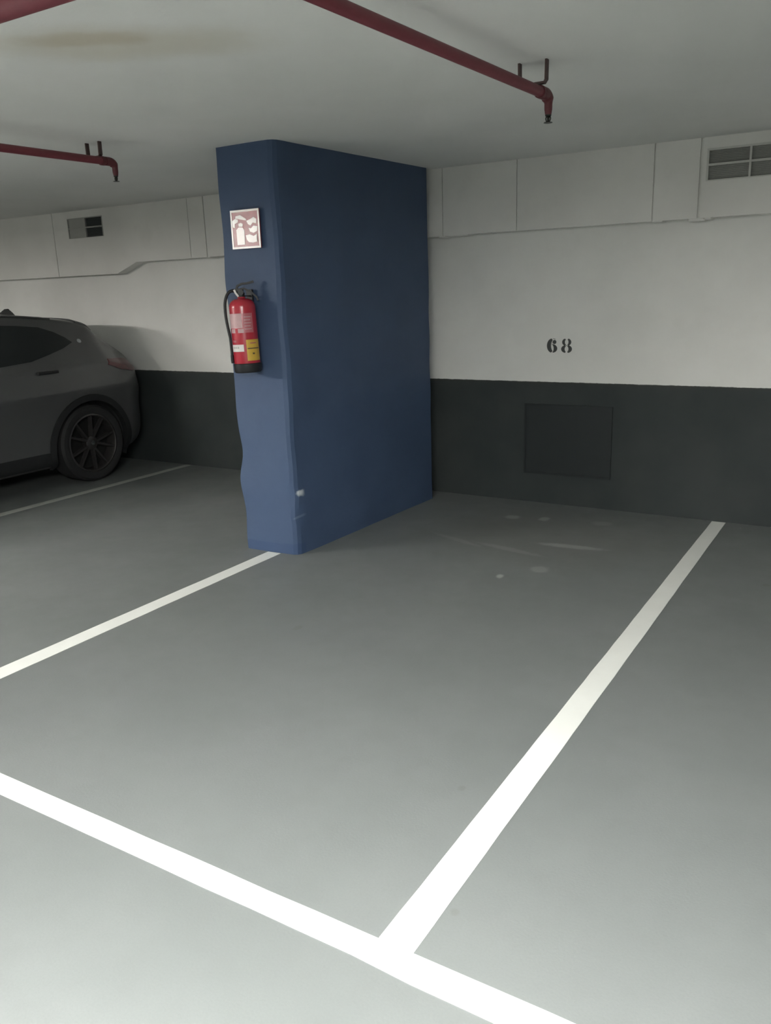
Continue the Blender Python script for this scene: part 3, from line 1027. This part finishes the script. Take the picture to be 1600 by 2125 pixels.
        panel('headlamp', [(-0.2, 0.70), (0.12, 0.68), (0.14, 0.76), (-0.2, 0.80)], (sd * 1.2, -4.9, 0), (-sd * 0.7, 0.7, 0), (sd * 0.7, 0.7, 0), (0, 0, 1), 0.006, M['lampclear'])

    # rear glass and windscreen on the sloping ends
    panel('rear_window', [(-0.56, 0.16), (0.56, 0.16), (0.60, 0.21), (0.55, 0.40), (-0.55, 0.40), (-0.60, 0.21)], (0, 0, 2.2), (0, 0, -1), (1, 0, 0), (0, -1, 0), 0.003, M['glass'])
    panel('windscreen', [(-0.55, 2.52), (0.55, 2.52), (0.63, 3.20), (-0.63, 3.20)], (0, 0, 2.2), (0, 0, -1), (1, 0, 0), (0, -1, 0), 0.003, M['glass'])
    # spoiler lip over the rear window
    panel('roof_spoiler', [(-0.62, 0.405), (0.62, 0.405), (0.615, 0.56), (-0.615, 0.56)], (0, 0, 2.2), (0, 0, -1), (1, 0, 0), (0, -1, 0), 0.016, M['car'], thick=0.03)
    # lower bumper cladding across the tail
    panel('bumper_cladding', [(-0.6, 0.38), (0.6, 0.38), (0.6, 0.54), (-0.6, 0.54)], (0, 0.6, 0), (0, -1, 0), (1, 0, 0), (0, 0, 1), 0.010, M['clad'])
    # wiper boss on the rear window
    hit = bvh.ray_cast(Vector((0.42, -0.20, 2)), Vector((0, 0, -1)))
    bm = bmesh.new()
    p = hit[0]
    add_tube(bm, [p - Vector((0, 0.01, 0.02)), p + Vector((0, 0.03, 0.035))], [0.022, 0.016], 12)
    add_tube(bm, [p + Vector((0, 0.02, 0.024)), p + Vector((-0.42, 0.045, 0.012))], 0.007, 8)
    finish('rear_wiper', bm, M['clad'], root, True, 50)
    # shark fin aerial
    zc = bvh.ray_cast(Vector((0, -0.80, 2)), Vector((0, 0, -1)))[0].z
    bm = bmesh.new()
    prof = [(0.0, 0.0, 0.035), (0.02, 0.035, 0.03), (0.05, 0.062, 0.02), (0.09, 0.060, 0.02), (0.13, 0.035, 0.026), (0.19, 0.008, 0.03)]
    ring = []
    for s, z, w in prof:
        ring.append([bm.verts.new((x, -0.73 - s, zz)) for x, zz in ((-w, zc - 0.03), (-w * 0.45, zc + z * 0.75), (0, zc + z), (w * 0.45, zc + z * 0.75), (w, zc - 0.03))])
    for a, b in zip(ring, ring[1:]):
        for k in range(5):
            bm.faces.new((a[k], a[(k + 1) % 5], b[(k + 1) % 5], b[k]))
    bm.faces.new(ring[0])
    bm.faces.new(ring[-1])
    finish('roof_aerial', bm, M['car'], root, True, 60)

    # wheels, arches
    RW, RT = 0.262, 0.343
    arch_r = 0.392
    cut = bmesh.new()
    for s in (0.735, 3.405):
        for sd in (1, -1):
            add_lathe(cut, [(0, -0.25), (arch_r, -0.25), (arch_r, 0.25), (0, 0.25)], 48, Matrix.Translation((sd * 0.88, -s, 0.335)) @ Matrix.Rotation(PI / 2, 4, 'Y'))
    cutter = finish('cutter', cut, M['well'])
    cutter.parent = root
    md = body.modifiers.new('arch', 'BOOLEAN')
    md.operation, md.object, md.solver = 'DIFFERENCE', cutter, 'EXACT'
    bpy.context.view_layer.update()
    dg = bpy.context.evaluated_depsgraph_get()
    me = bpy.data.meshes.new_from_object(body.evaluated_get(dg))
    body.modifiers.clear()
    body.data = me
    if len(me.materials) > 1:
        for i in range(1, len(me.materials)):
            pass
    bpy.data.objects.remove(cutter)

    for s in (0.735, 3.405):
        for sd in (1, -1):
            # arch cladding ring hugging the body
            bm = bmesh.new()
            rows = []
            for i in range(41):
                a = math.radians(-22 + 224 * i / 40)
                row = []
                for rr, off, inn in ((arch_r - 0.004, -0.05, 0), (arch_r - 0.004, 0.014, 1), (arch_r + 0.05, 0.012, 1), (arch_r + 0.055, -0.02, 1)):
                    u, z = s + rr * math.cos(a), 0.335 + rr * math.sin(a)
                    h_ = bvh.ray_cast(Vector((sd * 1.5, -u, z)), Vector((-sd, 0, 0)))
                    xh = h_[0].x if h_[0] is not None and abs(h_[0].x) > 0.7 else sd * 0.8
                    row.append(bm.verts.new((xh + sd * off, -u, z)))
                rows.append(row)
            for a, b in zip(rows, rows[1:]):
                for k in range(3):
                    bm.faces.new((a[k], a[k + 1], b[k + 1], b[k]))
            finish('wheel_arch_cladding', bm, M['clad'], root, True, 40)
            # wheel
            wx = sd * 0.775
            tm = Matrix.Translation((wx, -s, RT)) @ Matrix.Rotation(PI / 2 * sd, 4, 'Y')
            tp = [(RW, -0.105), (RW + 0.02, -0.112), (RT - 0.025, -0.113), (RT - 0.004, -0.095), (RT, -0.06), (RT, 0.06), (RT - 0.004, 0.095), (RT - 0.025, 0.113), (RW + 0.02, 0.112), (RW, 0.105), (RW, -0.105)]
            ty = finish('tyre', add_lathe(bmesh.new(), tp, 56, tm), M['tyre'], root, True, 40)
            bm = bmesh.new()
            add_lathe(bm, [(RW - 0.001, -0.10), (RW - 0.001, 0.104), (RW - 0.014, 0.108), (RW - 0.022, 0.098), (RW - 0.024, -0.10), (RW - 0.001, -0.10)], 56, tm)
            add_lathe(bm, [(0, 0.02), (0.06, 0.02), (0.062, 0.080), (0.04, 0.092), (0, 0.092)], 24, tm)
            rim = finish('rim', bm, M['alloy'], root, True, 40)
            for k in range(5):
                for off in (-1, 1):
                    a0 = 2 * PI * k / 5 + PI / 2 + off * 0.10
                    a1 = 2 * PI * k / 5 + PI / 2 + off * 0.27
                    bm = bmesh.new()
                    p0 = Vector((0.045 * math.cos(a0), 0.045 * math.sin(a0), 0.083))
                    p1 = Vector(((RW - 0.018) * math.cos(a1), (RW - 0.018) * math.sin(a1), 0.098))
                    dv = (p1 - p0).normalized()
                    sv = dv.cross(Vector((0, 0, 1))).normalized()
                    vs = []
                    for p, w in ((p0, 0.019), (p1, 0.014)):
                        vs.append([bm.verts.new(tm @ q) for q in (p - sv * w - Vector((0, 0, 0.03)), p - sv * w * 0.55, p + sv * w * 0.55, p + sv * w - Vector((0, 0, 0.03)))])
                    for q in range(4):
                        bm.faces.new((vs[0][q], vs[0][(q + 1) % 4], vs[1][(q + 1) % 4], vs[1][q]))
                    bm.faces.new(vs[0])
                    bm.faces.new(vs[1])
                    finish('spoke', bm, M['alloy'], rim)
            bm = add_lathe(bmesh.new(), [(0, 0.0925), (0.020, 0.0925), (0.021, 0.096), (0, 0.098)], 20, tm)
            finish('hub_cap', bm, M['alloy_polished'], rim, True, 40)
            bm = add_lathe(bmesh.new(), [(0, -0.02), (RW - 0.03, -0.02), (RW - 0.03, 0.0), (0, 0.0)], 40, tm)
            finish('brake_disc', bm, M['well'], root, True, 40)


car()
